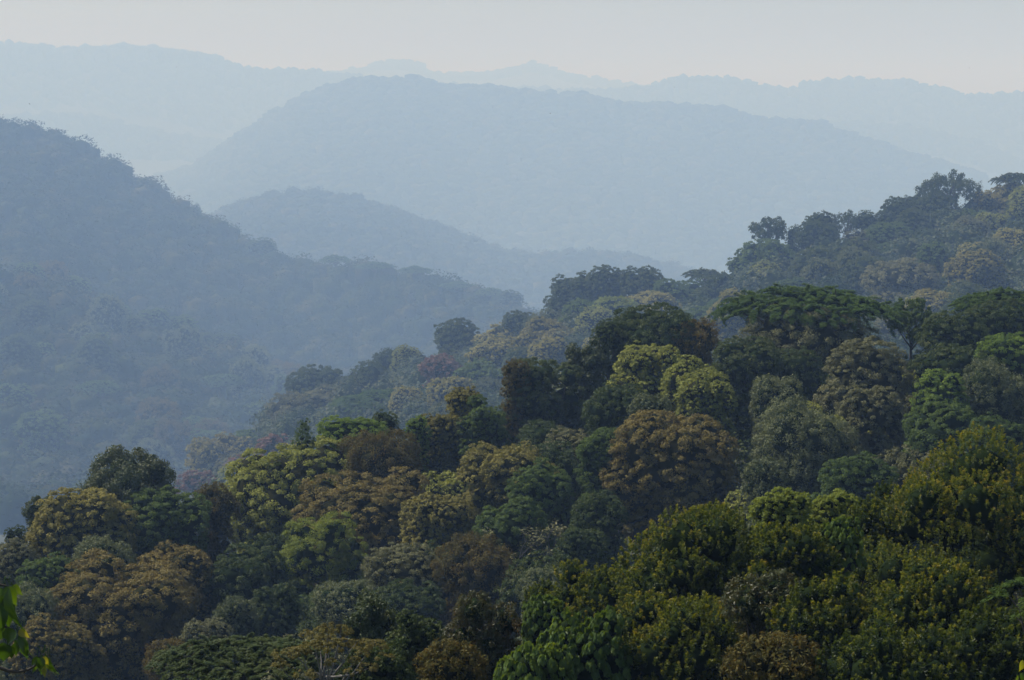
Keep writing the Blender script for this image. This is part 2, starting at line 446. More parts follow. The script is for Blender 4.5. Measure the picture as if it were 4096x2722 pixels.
    if hull > 0:
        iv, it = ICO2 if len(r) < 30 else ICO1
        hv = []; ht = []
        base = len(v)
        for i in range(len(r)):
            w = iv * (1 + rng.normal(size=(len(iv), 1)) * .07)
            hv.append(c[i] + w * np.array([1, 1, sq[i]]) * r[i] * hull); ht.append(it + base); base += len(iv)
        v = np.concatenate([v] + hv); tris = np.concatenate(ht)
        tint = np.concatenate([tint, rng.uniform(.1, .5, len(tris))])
    return v, quads, tris, tint, (c, r, sq)
def limbs_mesh(name, seed, trunk_h, crown_z, lob, W, mat, nmax=7, thick=None):
    """trunk from the ground up with limbs reaching into the crown's lobes; origin at the tree's base"""
    rng = np.random.default_rng(seed + 5)
    b = Bag()
    c, r, sq = lob
    tr = thick or max(.09, W * .035)
    zt = crown_z + np.median(c[:, 2]) * .35
    zt = max(zt, 1.0)
    k = np.linspace(0, 1, 7)
    wob = np.stack([np.sin(k * 3 + rng.uniform(0, 6)) * W * .03, np.sin(k * 2.3 + rng.uniform(0, 6)) * W * .03, k * zt], 1)
    wob[:, :2] -= wob[0, :2]
    wob[0, 2] = -.6
    b.add(*tube(wob, tr * (1.35 - .65 * k), 8))
    top = wob[-1]
    for i in rng.permutation(len(c))[:nmax]:
        e = c[i] + np.array([0, 0, crown_z]); e = top + (e - top) * 1.05
        s = top - np.array([0, 0, zt * .18 * rng.random()])
        t = np.linspace(0, 1, 6)[:, None]
        mid = np.array([0, 0, -.18 * np.linalg.norm(e - s)]) * 0.6
        p = s * (1 - t) + e * t + mid * (4 * t * (1 - t)) * .5 + rng.normal(size=(6, 3)) * W * .008 * np.sin(np.pi * t)
        b.add(*tube(p, tr * (.62 - .5 * t[:, 0]), 6))
        for _ in range(2):
            f = p[rng.integers(2, 5)]; e2 = f + norm(unit(rng, 1)[0] + (0, 0, .5)) * r[i] * .9
            b.add(*tube(np.stack([f, (f + e2) / 2 + unit(rng, 1)[0] * r[i] * .08, e2]), np.array([.22, .14, .05]) * tr, 5))
    return b.mesh(name, mat)
# crown presets by species: style, lobes, leaf behaviour (sizes in metres at a crown width of 8 m)
SPEC = {
    'ochre': dict(cap=True, nl=16, lobe=.34, ar=.62, hull=.84, subk=.044, leafk=1.0, cover=1.3),
    'olive': dict(cap=True, nl=18, lobe=.32, ar=.6, hull=.84, subk=.044, leafk=1.0, cover=1.3),
    'brown': dict(cap=True, nl=20, lobe=.32, ar=.6, hull=.84, subk=.044, leafk=1.0, cover=1.3),
    'golden': dict(cap=True, nl=16, lobe=.34, ar=.6, hull=.84, subk=.044, leafk=1.0, cover=1.3),
    'rust': dict(flut=.30, nl=11, lobe=.40, ar=.42, hull=.66, subk=.085, leafk=1.0, cover=1.0),
    'glossy': dict(nl=8, lobe=.36, ar=.5, hull=.66, subk=.085, leafk=1.1, cover=1.2),
    'dark': dict(cap=True, flut=.46, nl=11, lobe=.40, ar=.45, hull=.72, subk=.058, leafk=1.0, cover=1.1),
    'green': dict(cap=True, flut=.34, nl=11, lobe=.40, ar=.5, hull=.72, subk=.058, leafk=1.0, cover=1.1),
    'bright': dict(cap=True, flut=.34, nl=12, lobe=.38, ar=.5, hull=.72, subk=.058, leafk=1.0, cover=1.1),
    'grey': dict(flut=.30, nl=12, lobe=.38, ar=.42, hull=.72, subk=.058, leafk=.95, cover=1.1),
    'greybrown': dict(cap=True, flut=.34, nl=12, lobe=.38, ar=.42, hull=.72, subk=.058, leafk=.95, cover=1.1),
    'lime': dict(cap=True, flut=.4, nl=19, lobe=.28, ar=.4, hull=.66, subk=.06, leafk=.9, cover=1.1),
    'yellow': dict(nl=12, lobe=.3, ar=.4, hull=0, subk=.07, leafk=.9, cover=.55),
    'pink': dict(cap=True, flut=.34, nl=12, lobe=.38, ar=.5, hull=.6, subk=.09, leafk=1.0, cover=1.0),
    'umbrella': dict(style='umbrella', nl=46, lobe=.24, ar=.42, hull=.4, subk=.045, leafk=1.0, cover=1.3, leafstyle='frond'),
    'tufts': dict(style='umbrella', cap=True, nl=34, lobe=.12, ar=.45, hull=0, subk=.032, leafk=.8, cover=.8),
    'airy': dict(nl=14, lobe=.24, ar=.45, hull=0, subk=.07, leafk=1.0, cover=.7),
    'slender': dict(style='column', nl=11, lobe=.4, ar=.45, hull=.35, subk=.09, leafk=.7, cover=1.0),
    'shoot': dict(nl=20, lobe=.30, ar=.42, hull=.72, subk=.036, leafk=1.0, cover=1.7, leafstyle='shoot', tip=1.0),
    'bigleaf': dict(nl=13, lobe=.36, ar=.66, hull=.78, subk=.07, leafk=1.5, cover=1.1, leafstyle='hang'),
    'reddark': dict(nl=12, lobe=.36, ar=.36, hull=.7, subk=.06, leafk=1.0, cover=1.0),
    'fern': dict(style='umbrella', nl=60, lobe=.21, ar=.34, hull=.3, subk=.04, leafk=.9, cover=1.2, leafstyle='frond'),
    'frond': dict(nl=12, lobe=.34, ar=.25, hull=0, subk=.09, leafk=.8, cover=.8, leafstyle='frond'),
}
MATOF = {'airy': 'green', 'tufts': 'yellow', 'slender': 'green', 'fern': 'dark', 'frond': 'umbrella'}
WARM = ('ochre', 'olive', 'brown', 'golden', 'rust', 'pink', 'yellow', 'greybrown')
def crown_mesh(name, seed, sp, W, H, leaf, n, mat=None, skirt=0.0):
    s = dict(SPEC[sp]); s['skirt'] = skirt; subk = s.pop('subk'); leafk = s.pop('leafk')
    v, q, t, tint, lob = crown_data(seed, W, H, sub=.135 if sp == 'shoot' else max(W * subk, min(leaf * 1.2, W * .085)), leaf=min(leaf, W * .06) * leafk, n=int(n), **s)
    m_ = mat or MATOF.get(sp, sp)
    return build_mesh(name, v, q, t, tint, LM[m_], False, None if t is None else IM['warm' if m_ in WARM else 'cool']), lob
KIND = {'umbrella': 'umbrella_tree', 'fern': 'umbrella_tree', 'slender': 'slender_tree', 'shoot': 'bushy_tree'}
def tree(label, sp, base, zc, crown, trunk, group=None, rot=0, name=None, sc=(1, 1, 1)):
    e = bpy.data.objects.new(name or KIND.get(sp, 'broadleaf_tree'), None)
    COL.objects.link(e)
    e.empty_display_size = .5
    e.location = base
    e.rotation_euler = (0, 0, rot)
    e.scale = sc
    tag(e, label, 'tree', group)
    if trunk is not None:
        link('trunk', trunk, e)
    link('crown', crown, e, (0, 0, zc))
    return e
K = 4096 / 2359.0
SPOTS = []      # (x, y, radius) of every single tree, so the fill keeps clear of them
def surface_d(u, vtop, d0, d1, h):
    ds = np.linspace(d0, d1, 90)
    x, y = az_xy(u, ds)
    vv = proj_v(u, ds, ground(x, y) + h)
    return float(ds[np.argmin(np.abs(vv - vtop))])
def single(label, sp, uo, vo, wo, ho, d=None, zone=None, dens=1.0, mat=None, leaf=None, seed=0, bark=None, name=None, group=None):
    """one tree with a crown of its own; uo, vo, wo, ho = column, top row, width and height of the crown as seen in the photo"""
    u, v = uo * K, vo * K
    if d is None:
        z0 = {'B': (128, float(DB1(u)), 10.5), 'C': (680, float(DC1(u)), 22.0)}[zone]
        d = surface_d(u, v, *z0)
    p = at(u, v, d)
    W = wo * K / F * d; H = ho * K / F * d
    g = float(ground(p[0], p[1])[0])
    H = min(H, p[2] - g - .2)
    zc = p[2] - g - H
    skirt = max(0.0, zc - .8) if sp not in ('airy', 'umbrella', 'fern', 'frond', 'tufts', 'slender') else 0.0
    W *= 1.2 if sp == 'shoot' else 1.1
    lp = 2408.0 / d                                  # pixels of the 1024 px frame in one metre
    lf = leaf or max(.10, 2.3 / lp)
    n = dens * 12.5 * (W * (H + .8 * skirt) * lp * lp) / ((lf * lp) ** 2 * .3) * .55
    n *= 3.2 if sp in ('umbrella', 'fern') else 2.0 if sp == 'slender' else 1.0
    n = float(np.clip(n, 800, 190000))
    cm, lob = crown_mesh('crown', seed * 7 + int(uo * 13 + vo * 7), sp, W, H, lf, n, mat, skirt)
    tm = limbs_mesh('trunk', int(uo + vo * 3), g, zc, lob, W, bark or BARK, 12 if sp == 'tufts' else 7, .055 if sp in ('tufts', 'frond') else None)
    SPOTS.append((p[0], p[1], W * .5))
    return tree(label, sp, (p[0], p[1], g), zc, cm, tm, group, 0, name)

# ------------------------------------------------------------------ ground sheet (reaches past the farthest hills, all round)
def make_ground():
    azf = np.linspace(-.27, .27, 420)
    azs = np.concatenate([np.linspace(-np.pi, -.28, 90), azf, np.linspace(.28, np.pi, 90)[:-1]])
    rs = np.concatenate([[0.01], np.geomspace(2, 45000, 350)])
    A, R = np.meshgrid(azs, rs)
    X = R * np.sin(A); Y = R * np.cos(A)
    Z = ground(X.ravel(), Y.ravel())
    v = np.stack([X.ravel(), Y.ravel(), Z], 1)
    na = len(azs)
    i = np.arange(len(rs) - 1)[:, None] * na; j = np.arange(na)[None]; j2 = (j + 1) % na
    q = np.stack([i + j, i + na + j, i + na + j2, i + j2], -1).reshape(-1, 4)
    me = build_mesh('ground', v, q, None, None, EARTH, True)
    return tag(link('ground', me), kind='structure')
make_ground()

# ------------------------------------------------------------------ trees close to the look-out (distances in metres)
T = single
# label, species, column, top row, width, height, distance
for a in [
    ('huge dark bushy tree with golden-red upright shoots rising tallest above its neighbours', 'shoot', 2255, 1010, 500, 600, 58, 1.15),
    ('dark bushy tree with reddish shoot tips between the tallest bushy tree and the lime domes', 'shoot', 2040, 1115, 190, 330, 60, 1.1),
    ('wide dark green bushy tree with yellow-tipped shoots below the rounded brown tree', 'shoot', 1640, 1155, 420, 420, 56, 1.15),
    ('yellow-tipped bushy tree standing just in front of the lime-green domes', 'shoot', 1830, 1180, 200, 320, 53, 1.1),
    ('sloping bushy tree with amber shoots beside the reddish-brown leafy tree', 'shoot', 1385, 1285, 250, 300, 59, 1.1),
    ('small amber-tipped bushy tree poking out by the big-leaved green tree', 'shoot', 1265, 1330, 110, 200, 61, 1.0),
    ('shadowy bushy tree filling the slope under the yellow-tipped bushy tree', 'shoot', 1560, 1370, 300, 260, 49, 1.1),
    ('bright yellow-green bushy tree below the tallest bushy tree', 'shoot', 2150, 1290, 260, 300, 47, 1.1),
    ('upright bright-tipped bushy tree beside the thin-leaved reddish tree', 'shoot', 1890, 1330, 200, 260, 47, 1.0),
    ('dark low bushy tree along the lower frame edge beneath the bright yellow-green bushy tree', 'shoot', 2060, 1430, 300, 240, 43, 1.0),
    ('deeply shaded bushy tree in the lower corner under the tallest bushy tree', 'shoot', 2300, 1400, 240, 260, 44, 1.0),
    ('rounded lime-green dome tree, the larger of two behind the bushy trees', 'lime', 1800, 1124, 135, 130, 70, 1.0),
    ('rounded lime-green dome tree, the smaller of two behind the bushy trees', 'lime', 1925, 1130, 125, 130, 71, 1.0),
    ('patch of broad bright green drooping leaves glowing below the lime domes', 'bigleaf', 1935, 1195, 100, 100, 55, 1.0),
    ('vivid green tree with big overlapping drooping leaves at the lower frame edge', 'bigleaf', 1345, 1398, 200, 240, 48, 1.2),
    ('lower crown of big bright drooping leaves spreading under the vivid green tree', 'bigleaf', 1230, 1480, 170, 150, 46, 1.1),
    ('bright green big-leaved tree half hidden by the sloping amber bushy tree', 'bigleaf', 1260, 1375, 110, 120, 56, 1.0),
    ('dark reddish-brown leafy tree with a hazy red top edge', 'reddark', 1120, 1358, 190, 300, 56, 1.1),
    ('yellowish-brown low tree under the dark reddish-brown leafy tree', 'rust', 1040, 1475, 150, 150, 48, 1.0),
    ('dark blue-green fine-leaved tree beside the dark reddish-brown leafy tree', 'dark', 960, 1398, 150, 230, 60, 1.1),
    ('glossy dark tree with pale shining leaves behind the yellow flowering tree', 'glossy', 850, 1368, 130, 150, 66, 1.0),
    ('sparse tree with pale forked branches and tufts of yellow flowers', 'tufts', 760, 1430, 270, 170, 53, .6),
    ('flat spreading tree with fern-like dark green foliage at the lower frame edge', 'fern', 555, 1466, 360, 110, 56, 1.4),
    ('dark fine-leaved tree under the yellow flowering tree', 'dark', 870, 1490, 170, 130, 54, 1.0),
    ('thin-leaved reddish tree amid the dark bushy trees', 'reddark', 1770, 1315, 190, 150, 48, 1.1),
    ('low olive-brown leafy tree along the lower frame edge below the thin-leaved reddish tree', 'reddark', 1790, 1455, 220, 150, 43, 1.1),
    ('arching bright feathery fronds entering at the frame edge before the tallest bushy tree', 'frond', 2425, 1312, 250, 120, 34, 1.2),
]:
    lab, sp, u, v, w, h, d, dn = a
    mat = None; bark = None; leaf = None
    
    if 'low olive-brown' in lab: mat = 'rust'
    if sp == 'tufts': bark = PALE
    if sp == 'shoot': leaf = .062
    if sp == 'bigleaf': leaf = .085
    if sp in ('reddark', 'glossy', 'rust', 'dark'): leaf = .085
    if sp in ('fern', 'frond', 'tufts'): leaf = .07
    T(lab, sp, u, v, w, h, d, None, dn, mat, leaf, 3, bark)

# ------------------------------------------------------------------ the near valley side
for a in [
    ('dark glossy tree with clustered rosettes, tallest on the near slope by the hazy valley', 'glossy', 300, 1036, 215, 190),
    ('small dark glossy tree at the edge of the ochre dome under the clustered glossy tree', 'glossy', 95, 1135, 75, 100),
    ('tiny dark treetop standing alone where the slope drops into the hazy valley', 'dark', 35, 1210, 52, 70),
    ('ochre lobed dome tree below the clustered glossy tree', 'ochre', 190, 1130, 250, 180),
    ('dark green tree with scattered red flowers beside the ochre dome', 'green', 375, 1122, 200, 150),
    ('rust-brown tree wedged between the red-flowered tree and the great olive dome', 'rust', 495, 1108, 105, 130),
    ('great olive-yellow dome tree falling down to the hazy valley', 'olive', 690, 1012, 340, 270),
    ('brownish-olive dome tree on the slope under the great olive dome', 'brown', 850, 1085, 330, 220),
    ('slender dark conical treetop standing above the great olive dome', 'slender', 700, 962, 50, 80),
    ('bright yellow-green tree along the ridge beside the slender conical treetop', 'bright', 810, 958, 150, 90),
    ('small dark bushy tree crowning the bright yellow-green ridge tree', 'dark', 886, 947, 62, 60),
    ('brown-green broad tree below the bright yellow-green ridge tree', 'rust', 875, 1000, 190, 120),
    ('little bright green tree in a notch of the ridge between brown crowns', 'bright', 962, 962, 60, 70),
    ('olive-brown tree with stacked lobes under the small olive ridge-top', 'ochre', 1015, 938, 125, 160),
    ('small olive treetop poking up on the ridge beside the dark green slope', 'ochre', 1065, 892, 78, 70),
    ('mid-green ragged tree between the stacked olive tree and the large dark green tree', 'green', 1110, 905, 120, 190),
    ('dark red-brown narrow tree on the skyline of the near ridge', 'rust', 1187, 822, 66, 90),
    ('large dark green tree with hanging leaf sprays next to the narrow red-brown tree', 'dark', 1255, 812, 190, 260),
    ('dark green pointed treetop between the large dark tree and the pale olive dome', 'glossy', 1350, 790, 95, 110),
    ('pale olive-grey lobed dome tree under the broad dark brown ridge tree', 'olive', 1505, 786, 180, 190),
    ('pale olive-grey dome tree, lower twin touching the grey spotted tree', 'olive', 1600, 830, 150, 130),
    ('broad dark brown-green ridge tree with upright leafy masses', 'dark', 1500, 706, 220, 120),
    ('small round airy tree with visible forked stem at the end of the ridge', 'dark', 1398, 735, 72, 80),
    ('rusty brown tree on the ridge beside the spreading umbrella tree', 'rust', 1600, 733, 110, 100),
    ('spreading flat-topped umbrella tree with dark feathery green canopy', 'umbrella', 1865, 664, 370, 95),
    ('brownish tree with drooping leaf tufts under the umbrella tree', 'greybrown', 1860, 705, 300, 170),
    ('small olive-grey round tree below the drooping brownish tree', 'olive', 1625, 858, 130, 110),
    ('small silvery dome tree over the brown cauliflower dome', 'grey', 1500, 905, 100, 90),
    ('large grey-brown lobed tree standing right below the drooping brownish tree', 'greybrown', 1990, 780, 210, 230),
    ('grey lower-lobed tree overlapping the large grey-brown tree', 'greybrown', 2010, 880, 160, 150),
    ('light green thin-leaved tree with gaps on the ridge after the umbrella tree', 'airy', 2105, 684, 100, 120),
    ('dark brown-green tree between the thin light green tree and the dark layered tree', 'dark', 2200, 722, 165, 100),
    ('dark layered flat-topped tree at the frame edge of the ridge', 'umbrella', 2310, 656, 200, 95),
    ('dense dark tree directly under the dark layered flat-topped tree', 'dark', 2305, 690, 170, 110),
    ('deep green rounded tree beneath the dark brown-green ridge tree', 'dark', 2200, 790, 180, 120),
    ('light green smooth tree at the frame edge above the grey-green mass', 'bright', 2320, 768, 150, 120),
    ('bright green tree with tiled leaves beside the large grey-brown tree', 'bright', 2165, 850, 120, 120),
    ('tall grey-green fine-leaved tree at the frame edge', 'grey', 2290, 830, 190, 210),
    ('green sloping tree under the bright tiled-leaf tree', 'green', 2185, 930, 200, 140),
    ('brown cauliflower-textured dome tree on the middle of the slope', 'brown', 1550, 952, 310, 230),
    ('grey-green pyramid-shaped tree beside the brown cauliflower dome', 'grey', 1860, 930, 240, 210),
    ('green tree tucked behind the brown cauliflower dome', 'green', 1395, 985, 130, 100),
    ('small grey-green dome tree at the foot of the pyramid-shaped tree', 'grey', 1765, 1055, 105, 110),
    ('dark green rounded tree between the pyramid-shaped tree and the tallest bushy tree', 'green', 1980, 1050, 170, 110),
    ('olive-brown dome tree with soft lobes behind the leafy green tree', 'ochre', 1165, 1020, 230, 150),
    ('leafy green tree with downward sprays before the olive-brown dome', 'green', 1245, 1055, 150, 160),
    ('brown-olive lobed tree between the brownish-olive dome and the leafy green tree', 'ochre', 1010, 1130, 170, 170),
    ('yellow-green feathery tree in front of the great olive dome', 'lime', 740, 1185, 215, 200),
    ('rusty-orange leafy tree low on the slope above the reddish-brown tree', 'rust', 1095, 1230, 180, 170),
    ('grey-brown small-leaved tree under the brownish-olive dome', 'greybrown', 935, 1250, 190, 150),
    ('dark green tree with fern-like sprays above the bare pale-branched tree', 'green', 1180, 1150, 170, 150),
    ('blue-shaded dark tree between the brown great dome and the feathery tree', 'dark', 570, 1250, 210, 190),
    ('smaller brown dome tree rising behind the great brown dome', 'brown', 405, 1254, 190, 150),
    ('great brown dome tree, broadest on the slope, with fine cauliflower texture', 'brown', 285, 1290, 370, 290),
    ('low brown lobed tree spilling down at the lower corner', 'brown', 130, 1425, 190, 150),
    ('silvery green tree between the ochre dome and the great brown dome', 'grey', 235, 1240, 140, 100),
    ('fresh green tree at the foot of the ochre dome', 'green', 110, 1285, 140, 120),
    ('greyish tree at the frame edge beneath the lone tiny treetop', 'greybrown', 30, 1245, 120, 110),
    ('dark grey-green tree at the frame edge above the near drooping leaves', 'grey', 55, 1350, 150, 140),
    ('small olive-grey bush-like tree at the foot of the great brown dome', 'greybrown', 475, 1415, 115, 105),
    ('pale grey-green tree between the olive-grey bush-like tree and the shaded hollow', 'grey', 545, 1375, 100, 110),
    ('dark green tree in the hollow above the flat fern-like tree', 'dark', 630, 1345, 130, 130),
    ('sparse brown twiggy tree under the great brown dome', 'rust', 395, 1480, 120, 85),
    ('dark grey-green tree above the glossy dark pale-leaved tree', 'grey', 800, 1335, 150, 120),
    ('dark tree in the hollow beside the rusty-orange leafy tree', 'dark', 940, 1340, 160, 110),
    ('shaded blue-green tree in the dark gap beside the bare pale-branched tree', 'dark', 1340, 1215, 130, 120),
    ('dark rounded tree in the deep gap under the brown cauliflower dome', 'dark', 1380, 1130, 130, 130),
    ('grey small tree low between the bare pale-branched tree and the amber bushy tree', 'grey', 1260, 1310, 130, 90),
    ('dark green tree behind the tallest bushy tree near the frame edge', 'green', 2300, 960, 150, 110),
    ('grey-green narrow tree between the small olive-grey tree and the grey lower-lobed tree', 'grey', 1790, 860, 130, 140),
    ('dark green tree between the pale olive dome and the silvery dome', 'dark', 1420, 880, 150, 150),
    ('dark green tree under the drooping brownish tree above the grey pyramid-shaped crown', 'dark', 1720, 770, 150, 130),
]:
    lab, sp, u, v, w, h = a
    T(lab, sp, u, v, w, h, None, 'B', 1.0, None, None, 11)

# bare, pale-branched tree: forked limbs ending in tufts
def bare_tree(label, uo, vo, wo, ho, seed):
    u, v = uo * K, vo * K
    d = surface_d(u, v, 128, float(DB1(u)), 9.0)
    p = at(u, v, d); g = float(ground(p[0], p[1])[0])
    H = p[2] - g; W = wo * K / F * d
    rng = np.random.default_rng(seed)
    b = Bag(); tips = []
    def grow(s, dr, ln, rad, lev):
        e = s + dr * ln
        m = (s + e) / 2 + unit(rng, 1)[0] * ln * .07
        b.add(*tube(np.stack([s, m, e]), np.array([rad, rad * .85, rad * .65]), 6))
        if lev == 0: tips.append(e); return
        for k in range(2 if lev > 1 else 3):
            nd = norm(dr + unit(rng, 1)[0] * .62 + np.array([0, 0, .12]))
            grow(e, nd, ln * rng.uniform(.62, .82), rad * .62, lev - 1)
    for k in range(3):
        a = rng.uniform(0, 6.3)
        grow(np.array([math.cos(a) * .15, math.sin(a) * .15, H * .25]), norm(np.array([math.cos(k * 2.1) * .55, math.sin(k * 2.1) * .55, 1.0])), H * .25, .085, 4)
    b.add(*tube(np.array([[0, 0, -.5], [.1, 0, H * .12], [0, 0, H * .27]]), np.array([.17, .15, .12]), 8))
    tips = np.array(tips)
    n = len(tips) * 9
    i = rng.integers(0, len(tips), n)
    pos = tips[i] + unit(rng, n) * .28
    nn = norm(rng.normal(size=(n, 3)) * .4 + np.array([0, 0, 1])); a = norm(np.cross(nn, unit(rng, n)))
    lv = leaf_quads(pos, a, nn, rng.uniform(.16, .34, n), .45)
    cm = build_mesh('crown', lv, np.arange(len(lv)).reshape(-1, 4), None, rng.random(n), LM['greybrown'])
    SPOTS.append((p[0], p[1], W * .4))
    return tree(label, 'airy', (p[0], p[1], g), 0, cm, b.mesh('trunk', PALE), None, 0, 'bare_tree')
bare_tree('nearly bare tree with pale forked branches and grey tufts in the dark gap', 1225, 1200, 150, 150, 4)
bare_tree('slim nearly bare tree with pale crossing stems next to the dark gap', 1300, 1180, 90, 140, 9)

# ------------------------------------------------------------------ the farther, hazier valley side
for a in [
    ('dark round tree standing apart on the skyline at the low end of the hazy ridge', 'airy', 1769, 500, 84, 68, 'dark'),
    ('small dark round tree beside the tree standing apart on the skyline', 'dark', 1832, 517, 46, 55, None),
    ('dark dense skyline tree, broad-headed, first after the small round one', 'dark', 1893, 486, 76, 75, None),
    ('dark flat-headed skyline tree in the row of three', 'airy', 1948, 488, 62, 55, 'dark'),
    ('dark narrow skyline tree with a ragged side gap', 'dark', 1996, 486, 60, 62, None),
    ('big dark shoulder tree where the skyline steps up', 'dark', 2065, 453, 100, 100, None),
    ('dark layered tree under the high see-through skyline tree', 'umbrella', 2115, 448, 90, 40, 'dark'),
    ('high see-through skyline tree with a rounded crown of open branches', 'airy', 2183, 402, 130, 75, 'dark'),
    ('dark tree closing the ridge just below the high see-through skyline tree', 'dark', 2150, 446, 120, 70, None),
    ('thin pointed dark treetop beside the high see-through skyline tree', 'slender', 2257, 414, 24, 50, 'dark'),
    ('golden-brown dome tree high on the hazy ridge at the frame edge', 'golden', 2310, 420, 140, 100, 'ochre'),
    ('dark flat umbrella treetop on the skyline above the golden-brown dome', 'umbrella', 2340, 398, 90, 30, 'dark'),
    ('olive rounded tree below the tree standing apart on the skyline', 'olive', 1760, 552, 150, 120, 'green'),
    ('dark green lobed tree behind the olive rounded tree', 'dark', 1885, 575, 130, 90, None),
    ('golden dome tree on the hazy slope behind the broad brown ridge tree', 'golden', 1500, 668, 130, 80, None),
    ('dark tree on the lower end of the hazy ridge nose', 'dark', 1300, 640, 90, 100, None),
    ('dark tree on the ridge nose between its lower end and the leafy spike', 'dark', 1345, 624, 95, 100, None),
    ('dark tree with a leafy spike on the hazy ridge nose', 'dark', 1390, 612, 95, 100, None),
    ('dark ragged treetop on the hazy ridge behind the leafy spike', 'dark', 1475, 615, 105, 80, None),
    ('low green tree on the saddle beside the dark ragged treetop', 'green', 1560, 642, 130, 80, None),
    ('low dark tree on the saddle at the foot of the olive rounded tree', 'dark', 1672, 628, 120, 80, None),
    ('dark flat umbrella tree on the saddle of the hazy ridge', 'umbrella', 1622, 618, 80, 30, 'dark'),
    ('olive-green tree sloping under the dark ridge nose', 'olive', 1350, 690, 120, 90, 'green'),
    ('yellowish olive tree beside the golden dome on the hazy slope', 'olive', 1420, 680, 110, 90, 'lime'),
    ('dark rounded tree, tallest of the group in the mid valley', 'dark', 1058, 730, 118, 120, None),
    ('golden tree with a cap of lobes beside the dark rounded mid-valley tree', 'golden', 1155, 750, 130, 90, None),
    ('golden rounded tree lower down in the mid-valley group', 'golden', 1140, 780, 112, 80, None),
    ('golden-green lobed tree sloping above the near ridge', 'golden', 1260, 738, 150, 110, 'ochre'),
    ('dark green tree rising over the golden trees of the mid valley', 'dark', 1200, 715, 85, 70, None),
    ('coral-red flowering tree in the mid valley', 'pink', 1015, 820, 85, 60, None),
    ('brown-green upright tree beside the coral-red flowering tree', 'rust', 900, 802, 95, 100, 'dark'),
    ('dark broad dome tree at the low end of the mid-valley group', 'dark', 735, 836, 150, 110, None),
    ('small golden dome tree under the coral-red flowering tree', 'golden', 1045, 868, 112, 70, None),
    ('green tree between the small golden dome and the near ridge', 'green', 1105, 830, 120, 100, None),
    ('flat green feathery tree below the brown-green upright tree', 'umbrella', 880, 895, 190, 70, None),
    ('grey-brown tree under the dark broad dome', 'greybrown', 700, 900, 160, 120, None),
    ('olive-brown tree at the low end of the hazy slope above the great olive dome', 'ochre', 510, 1000, 150, 110, None),
    ('pinkish-red tree peeking over the great olive dome', 'pink', 640, 1002, 95, 80, None),
    ('pale pink tree behind the great olive dome, above the clustered glossy tree', 'pink', 575, 1050, 110, 80, None),
    ('faint pinkish tree low beside the clustered glossy tree', 'pink', 450, 1085, 90, 60, None),
    ('flat green treetop between the pinkish-red tree and the olive-brown tree', 'umbrella', 590, 985, 110, 50, None),
    ('pale green feathery trees-edge crown on the hazy slope behind the umbrella tree', 'lime', 1640, 700, 120, 80, 'green'),
    ('golden-pink broad tree behind the thin light green tree', 'golden', 2150, 670, 150, 90, 'ochre'),
    ('pale green round tree high on the hazy slope', 'bright', 2150, 560, 70, 60, 'green'),
    ('olive tree with brown lobes on the hazy slope near the frame edge', 'golden', 2250, 580, 130, 90, 'ochre'),
    ('wide grey flat tree across the middle of the hazy slope', 'greybrown', 2080, 600, 170, 70, None),
    ('dark green hollow-side tree under the skyline row', 'dark', 1960, 550, 120, 80, None),
    ('grey-green lobed tree on the hazy slope under the dark lobed tree', 'grey', 1890, 595, 80, 80, None),
]:
    lab, sp, u, v, w, h, mat = a
    T(lab, sp, u, v, w, h, None, 'C', 1.0, mat, None, 23)

# ------------------------------------------------------------------ shared crowns for the farther repeats
PROTO = {}
def proto(sp, k, mat=None):
    key = (sp, k, mat)
    if key not in PROTO:
        W, H = 12.0, {'umbrella': 4.0}.get(sp, 9.5)
        cm, lob = crown_mesh('crown', 900 + k * 31 + len(PROTO), sp, W, H, .38, 15000, mat, 0 if sp in ('umbrella', 'slender') else 4.5)
        PROTO[key] = (cm, limbs_mesh('trunk', k, 0, 6.0, lob, W, BARK, 5), H)
    return PROTO[key]
MIX = ['dark', 'green', 'grey', 'greybrown', 'olive', 'golden', 'dark', 'umbrella', 'green', 'brown']
WORD = {'rust': 'brownish', 'dark': 'dark green', 'green': 'mid-green', 'grey': 'grey-green', 'greybrown': 'grey-brown', 'olive': 'olive', 'golden': 'golden-brown', 'umbrella': 'flat-topped green', 'brown': 'brown', 'pink': 'reddish'}
def repeat(sp, k, x, y, w, label, group, sink=0.0):
    cm, tm, H = proto(sp, k)
    s = w / 12.0
    g = float(ground(x, y)[0]) - sink
    SPOTS.append((x, y, w * .5))
    return tree(label, sp, (x, y, g), 6.0, cm, tm, group, rng0.uniform(0, 6.28), None, (s, s, s * rng0.uniform(.85, 1.15)))
rng0 = np.random.default_rng(77)
def free(x, y, r):
    a = np.array(SPOTS)
    return np.all(np.hypot(a[:, 0] - x, a[:, 1] - y) > .62 * (a[:, 2] + r))
def size_word(w, lo, hi): return 'small' if w < lo else 'large' if w > hi else 'mid-sized'
def fill(n, u0, u1, dlo, dhi, wlo, whi, words, spmix, tries, umin=None):
    done = 0
    for _ in range(tries):
        u = rng0.uniform(u0, u1)
        lo = dlo(u); hi = dhi(u)
        d = lo + (hi - lo) * rng0.random() ** 1.0
        x, y = az_xy(u, d); x = float(x); y = float(y)
        w = rng0.uniform(wlo, whi)
        if not free(x, y, w / 2): continue
        sp = spmix[rng0.integers(len(spmix))]
        part = words(u, d)
        if part is None: continue
        lab = '%s %s tree %s' % (size_word(w, wlo + (whi - wlo) * .33, wlo + (whi - wlo) * .67), WORD[sp], part)
        repeat(sp, int(rng0.integers(3)), x, y, w, lab, lab.replace(' tree ', ' trees '))
        done += 1
        if done >= n: break
    return done
